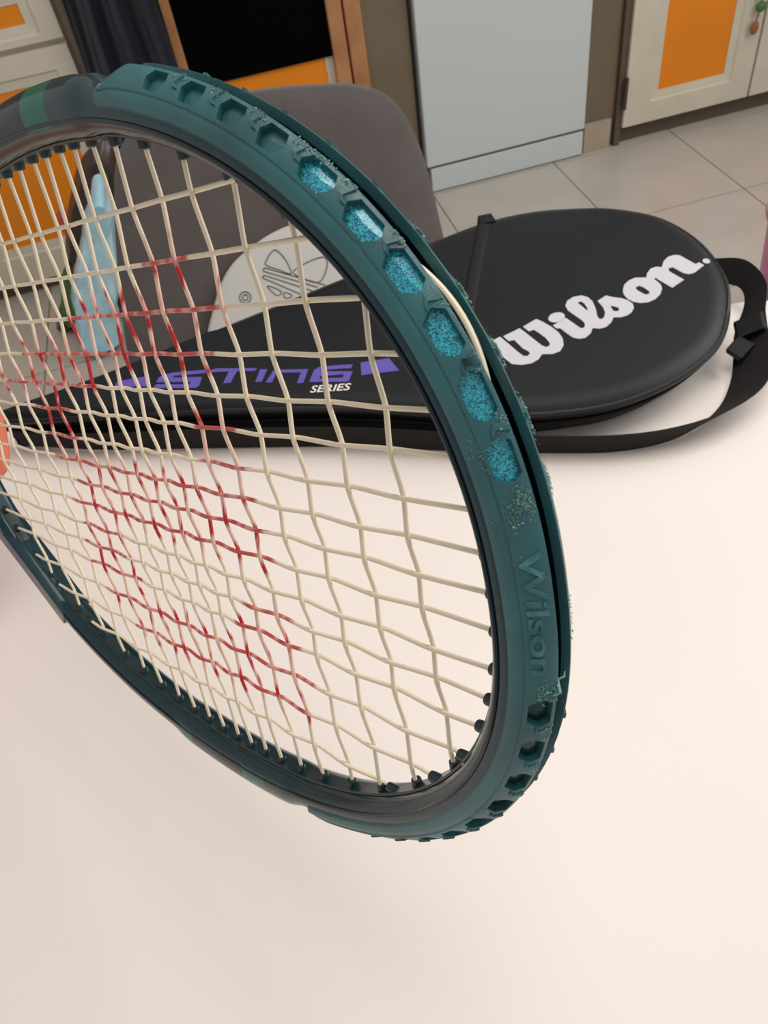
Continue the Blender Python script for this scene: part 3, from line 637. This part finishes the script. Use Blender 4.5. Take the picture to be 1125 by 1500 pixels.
def main_ink(i):
    def f(u, v, w):
        nz = mnoise.noise(Vector((u * 1.3, i * 7.1, 0))); c = CREAM * (1 + .06 * nz)
        if ink_main(i, u):
            k = .35 + .6 * mnoise.noise(Vector((u * .9, i * 3.3, w * 6)))
            n2 = mnoise.noise(Vector((u * 2.2, i * 5.0, 4)))
            c = ROSE * (1 - k) + REDC * k if n2 > -.05 else PINK * .6 + ROSE * .4
        return c
    return f
def cross_ink(j):
    def f(u, v, w):
        nz = mnoise.noise(Vector((v * 1.3, j * 7.1, 9))); c = CREAM * (1 + .06 * nz)
        if ink_cross(u, v):
            n2 = mnoise.noise(Vector((v * 1.5, j * 4.7, 2))) + .35 * mnoise.noise(Vector((v * 6, j * 9.1, w * 20)))
            c = REDC if n2 > .14 else (PINK if n2 > -.1 else CREAM * .5 + PINK * .5)
        return c
    return f
ends = []           # (position on rim, string direction pointing out of the head)
for i, v in enumerate(MV, 1):
    u1, u0 = rim_u(v, 1) + .25, rim_u(v, -1) - .25
    kn = [(u1, 0)] + [(u, (-AMP if (i + j) % 2 else AMP)) for j, u in enumerate(CU, 1) if abs(v) < rim_v(u) - .25 and u0 < u < u1] + [(u0, 0)]
    build_string('main_string', [(u, v, w) for u, w in path_points(kn, .22)], main_ink(i))
    ends += [((u1 - .25, v), (1, 0), 0), ((u0 + .25, v), (-1, 0), 0)]
for j, u in enumerate(CU, 1):
    vv = rim_v(u) + .25
    kn = [(vv, 0)] + [(v, (AMP if (i + j) % 2 else -AMP)) for i, v in enumerate(MV, 1) if rim_u(v, -1) < u < rim_u(v, 1) and abs(v) < vv - .3] + [(-vv, 0)]
    build_string('cross_string', [(u, v, w) for v, w in path_points(kn, .22)], cross_ink(j))
    ends += [((u, vv - .25), (0, 1), 1), ((u, -vv + .25), (0, -1), 1)]
# grommet barrels where the strings pass into the frame
for (u, v), (du, dv_), kind in ends:
    # project the start onto the rim and let the barrel stand .34 cm out of the wall along the string
    g_ = MB(); ln = .36
    a = Vector((u - du * ln, v - dv_ * ln, 0)) / 100; c = Vector((u + du * .25, v + dv_ * .25, 0)) / 100
    d = (c - a).normalized()
    g_.tube([a - d * .0002, a, a + d * .0006, c], [.0010, .00165, .0018, .0020], 10)
    g_.build('grommet', M_GROM, rk, smooth=True, local=True, ang=40)
kn_ = ball(Vector((-.1795, -.0697, .0022)), .0026, .0026, .002); kn_.build('string_knot', M_STRING, rk, smooth=True, local=True)
kd = rk.children[-1].data; ca = kd.attributes.new('ink', 'FLOAT_COLOR', 'POINT'); ca.data.foreach_set('color', np.tile(np.append(CREAM, 1), len(kd.vertices)).astype(np.float32))

# ---- head guard: two rubber ridges with windows, a groove between them
BP = [(1.68, .25), (1.67, .3), (1.55, .5), (1.37, .68), (1.23, .80), (1.19, .815), (1.14, .80), (1.11, .835), (.92, .90), (.76, .89), (.70, .84)]
BQ = np.concatenate([[0], np.cumsum([math.dist(a, c) for a, c in zip(BP[:-1], BP[1:])])]); QMAX = BQ[-1]
def bprof(q):
    r = np.interp(q, BQ, [p[0] for p in BP]); w = np.interp(q, BQ, [p[1] for p in BP]); e = .02
    t = np.array([np.interp(q + e, BQ, [p[0] for p in BP]) - np.interp(q - e, BQ, [p[0] for p in BP]), np.interp(q + e, BQ, [p[1] for p in BP]) - np.interp(q - e, BQ, [p[1] for p in BP])]); t /= np.linalg.norm(t) + 1e-9
    return r, w, np.array([-t[1], t[0]]) * (1 if t[1] > 0 else 1)
S0, S1 = s_of(-62.5), s_of(62.5)
WIN = [52.8, 47.6, 42.5, 37.8, 32.9, 28.0, 23.6, 18.9, 14.4, 10.0]
WANG = WIN + [-10.0, -14.3, -18.7, -23.2, -28.0, -32.9, -37.8, -42.5, -47.6, -52.8]
hexa = [(-.46, .30), (-.32, .10), (.36, .10), (.50, .34), (.47, .44), (.33, .68), (-.28, .68), (-.45, .44)]
def bpos(s, q, off, sg):
    r, w, nn = bprof(q); f = min(1, max(0, min(s - S0, S1 - s) / .9)); e = .45 + .55 * f ** .6          # ends taper down on the frame
    nn = np.array([abs(nn[0]), nn[1] if nn[1] > 0 else -nn[1]]) if True else nn
    return cp(s, TH * .78 + (r - TH * .78) * e + nn[0] * off if r > TH * .78 else r + nn[0] * off, sg * (w + nn[1] * off))
def make_guard(sg):
    holes = []
    for a in WANG:
        sc = s_of(a); fl = 1 if a > 0 else -1; sk = .78 if abs(a) > 36 else (1.0 if abs(a) > 12 else .9)
        if abs(a) < 26 and a < 0: sk = .8
        holes.append([(sc + fl * x * sk * 1.0, y) for x, y in hexa])
    n = int((S1 - S0) / .22)
    outer = [(S0 + (S1 - S0) * i / n, 0.0) for i in range(n + 1)] + [(S1, QMAX * k / 10) for k in range(1, 10)] + [(S1 - (S1 - S0) * i / n, QMAX) for i in range(n + 1)] + [(S0, QMAX * (10 - k) / 10) for k in range(1, 10)]
    extra = []
    for i in range(1, n):
        for k in range(1, len(BQ) - 1):
            p = (S0 + (S1 - S0) * i / n, float(BQ[k]))
            if not any(abs(p[0] - h_[0][0]) < 1.2 and inside(p, h_) for h_ in holes): extra.append(p)
    P, F = fill2d(outer, holes, extra); nv_ = len(P); mb = MB()
    vs = [bpos(p[0], p[1], 0, sg) for p in P] + [bpos(p[0], p[1], -.22, sg) for p in P]
    ed = {}
    for f in F:
        for i in range(3): ed[(f[i], f[(i + 1) % 3])] = 1
    fs = list(F) + [(c, a, nv_ + a, nv_ + c) for (a, c) in ed if (c, a) not in ed]
    mb.add(vs, fs)
    # raised tread tabs between the windows
    AW = sorted(WANG)
    for a, c in zip(AW[:-1], AW[1:]):
        if c - a > 9: continue
        sc = s_of((a + c) / 2); fl = 1 if a + c > 0 else -1; wd = .1
        for (xa, qa), (xb, qb) in (((-.06 * fl, .06), (.03 * fl, .33)), ((.03 * fl, .33), (-.13 * fl, .44))):
            vv = []
            for x, q in ((xa, qa), (xb, qb)):
                for dx, off in ((-wd, -.03), (-wd * .65, .055), (wd * .65, .055), (wd, -.03)): vv.append(bpos(sc + x + dx, q, off, sg))
            mb.add(vv, [(0, 1, 5, 4), (1, 2, 6, 5), (2, 3, 7, 6), (0, 3, 2, 1), (4, 5, 6, 7)])
    gd = mb.build('head_guard', M_BUMP, rk, smooth=True, local=True, ang=32)
    gd['label'] = 'matte teal rubber guard ridge with windows'
    for a, h_ in zip(WANG, holes):
        c = np.mean(h_, 0); big = [c + (np.array(p) - c) * 1.12 for p in h_]
        mbi = MB(); vv = [bpos(p[0], p[1], -.195, sg) for p in big] + [bpos(c[0], c[1], -.195, sg)]
        mbi.add(vv, [(k, (k + 1) % 8, 8) for k in range(8)])
        o = mbi.build('window_inlay', M_GLIT if 8 < a < 35 else (M_BUMP if a > 35 else M_FRAME), gd, local=True)
        if 8 < a < 35: o['label'] = 'glittering turquoise lacquer in the guard window'
    return gd
g1 = make_guard(1); g2 = make_guard(-1)
# groove floor
gf = MB(); vs = []; ng = 160
for i in range(ng + 1):
    s = S0 + .3 + (S1 - S0 - .6) * i / ng
    for r, w in ((1.2, .27), (1.2, -.27)): vs.append(cp(s, r, w))
gf.add(vs, [(2 * i, 2 * i + 1, 2 * i + 3, 2 * i + 2) for i in range(ng)]); gf.build('groove', M_GROM, rk, smooth=True, local=True)
# string loop running in the groove between two holes
lp = [cp(s_of(25.5) + (s_of(13.2) - s_of(25.5)) * k / 24, 1.3 + .42 * math.sin(PI * k / 24), .13) for k in range(25)]
lo = MB(); lo.tube(lp, SR / 100, 8); lo = lo.build('string_loop', M_STRING, rk, smooth=True, local=True)
ca = lo.data.attributes.new('ink', 'FLOAT_COLOR', 'POINT'); ca.data.foreach_set('color', np.tile(np.append(CREAM, 1), len(lo.data.vertices)).astype(np.float32))
# raised lettering on the near ridge
v, f = text_mesh('Wilson', 0.12, 0.015); x1 = max(q[0] for q in v); x0 = min(q[0] for q in v)
sa, sb_ = s_of(3.6), s_of(-6.2)
def tpos(q, off): return bpos(sa + (sb_ - sa) * (q[0] - x0) / (x1 - x0), .66 - .52 * (q[1] + .02) / .74, off, 1)
ed = {}
for q in f:
    for k in range(len(q)): ed[(q[k], q[(k + 1) % len(q)])] = 1
nn_ = len(v); mb = MB(); mb.add([tpos(q, .045) for q in v] + [tpos(q, -.03) for q in v], list(f) + [(c, a, nn_ + a, nn_ + c) for (a, c) in ed if (c, a) not in ed])
o = mb.build('raised_lettering', M_EMB, g1, local=True); o['label'] = 'worn raised letters reading Wilson'
# frayed rubber along the worn corners
random.seed(3)
def fray(s, q, sg, n, spread, size):
    mb = MB()
    for k in range(int(n * 1.8)):
        c = bpos(s + random.gauss(0, spread), min(QMAX * .95, max(.02, q + random.gauss(0, spread * .55))), .01 + random.random() * .025, sg)
        r = size * random.uniform(.3, 1.0) / 100
        dirs = [Vector((random.gauss(0, 1), random.gauss(0, 1), random.gauss(0, 1))).normalized() * r * random.uniform(.5, 1.2) for _ in range(4)]
        mb.add([c + d for d in dirs], [(0, 1, 2), (0, 2, 3), (0, 3, 1), (1, 3, 2)])
    return mb
fr_ = MB()
for a, q, sg, n, sp_, sz in [(35.4, .1, 1, 70, .10, .05), (33.6, .03, 1, 60, .14, .045), (30.6, .06, 1, 60, .08, .045), (25.7, .06, 1, 60, .08, .05), (21, .1, 1, 50, .08, .04), (16.6, .12, 1, 60, .09, .045), (12.2, .15, 1, 60, .10, .045), (7.3, .28, 1, 120, .16, .045), (6.4, .5, 1, 70, .12, .04), (45, .12, 1, 60, .12, .045), (40, .12, 1, 60, .12, .045), (50, .12, 1, 40, .12, .04),
                            (-8.1, .06, 1, 80, .12, .05), (-8.0, .4, 1, 60, .12, .045), (-12.2, .1, 1, 40, .1, .04), (-16.5, .1, 1, 40, .1, .04), (61.5, .7, 1, 40, .1, .04), (16.6, .2, -1, 70, .14, .05), (12, .25, -1, 90, .2, .05), (21, .2, -1, 60, .14, .045), (7.5, .3, -1, 60, .14, .045), (25.7, .2, -1, 40, .12, .04), (-3, .4, -1, 80, .4, .035), (11, .85, 1, 50, .2, .025), (5, .9, 1, 60, .4, .02)]:
    m1 = fray(s_of(a), q, sg, n, sp_, sz); fr_.add(m1.v, m1.f)
fo2 = fr_.build('frayed_rubber', M_SCUFF, rk, local=True); fo2['kind'] = 'stuff'; fo2['label'] = 'pale frayed crumbs of worn rubber on the guard'
# frayed curl sticking out past the groove
cu_ = MB(); cu_.tube([bpos(s_of(-8.2), .1, .03, 1), bpos(s_of(-8.0), .02, .1, 1), cp(s_of(-7.8), 1.52, .0), cp(s_of(-7.6), 1.62, -.12), cp(s_of(-7.3), 1.58, -.2)], [.0004, .0005, .0004, .0003, .0002], 6)
cu_.build('rubber_curl', M_SCUFF, rk, smooth=True, local=True)

# ------------------------------------------------------------------ hand holding the throat
M_SKIN = mat('skin', (228, 132, 100), 0.5, rgb2=(214, 108, 82), vscale=14, bump=0.15, bscale=500)
M_SKIN.node_tree.nodes['Principled BSDF'].inputs['Subsurface Weight'].default_value = 0.15
M_SKIN.node_tree.nodes['Principled BSDF'].inputs['Subsurface Radius'].default_value = (.01, .004, .002)
hv = []; he = []; hr = []
def hn(p, r, parent=None):
    q = np.array(p, float) + np.array([-1.2, 0, .25]); hv.append(tuple(q / 100)); hr.append(r / 100)
    if parent is not None: he.append((parent, len(hv) - 1))
    return len(hv) - 1
HU = -1.0
palm = hn((-31, -1.2, 4.4), 2.5)
wr = hn((-33.5, -1.8, 8.4), 2.6, palm); w2 = hn((-39, -2.2, 15.5), 3.2, wr); hn((-48, -2.6, 28), 3.9, w2)
for k, (u, ln, r) in enumerate(((-27.6, .97, .86), (-29.7, 1.0, .9), (-31.8, .97, .86), (-33.7, .86, .76))):
    a = hn((u - .3, 1.6, 3.9), 1.2, palm); c = hn((u, 3.6, 1.6), r * 1.12, a); d = hn((u + .1, 2.9 * ln, -2.2), r, c); e = hn((u + .2, .2, -4.0 * ln), r * .95, d); f_ = hn((u + .2, -3.2, -3.3 * ln), r * .85, e); hn((u + .2, -3.9, -2.0 * ln), r * .7, f_)
a = hn((-29.2, -3.4, 3.8), 1.35, palm); c = hn((-28.4, -5.4, 1.6), 1.1, a); d = hn((-28.0, -5.9, -1.0), .95, c); hn((-28.2, -5.6, -2.8), .8, d)
me = bpy.data.meshes.new('hand'); me.from_pydata(hv, he, []); hand = bpy.data.objects.new('person_hand', me); COL.objects.link(hand)
Lm = Matrix.LocRotScale(rk.location, rk.rotation_euler, None); me.transform(Lm); hand.location = (Lm @ Vector(hv[0])); me.transform(Matrix.Translation(-hand.location))
sm = hand.modifiers.new('skin', 'SKIN'); sm.use_smooth_shade = True
for q, r in zip(me.skin_vertices[0].data, hr): q.radius = (r, r)
me.skin_vertices[0].data[0].use_root = True
ss = hand.modifiers.new('sub', 'SUBSURF'); ss.levels = 2; ss.render_levels = 2
me.materials.append(M_SKIN)
tag(hand, 'bare hand gripping the racket throat at the left edge', 'person')
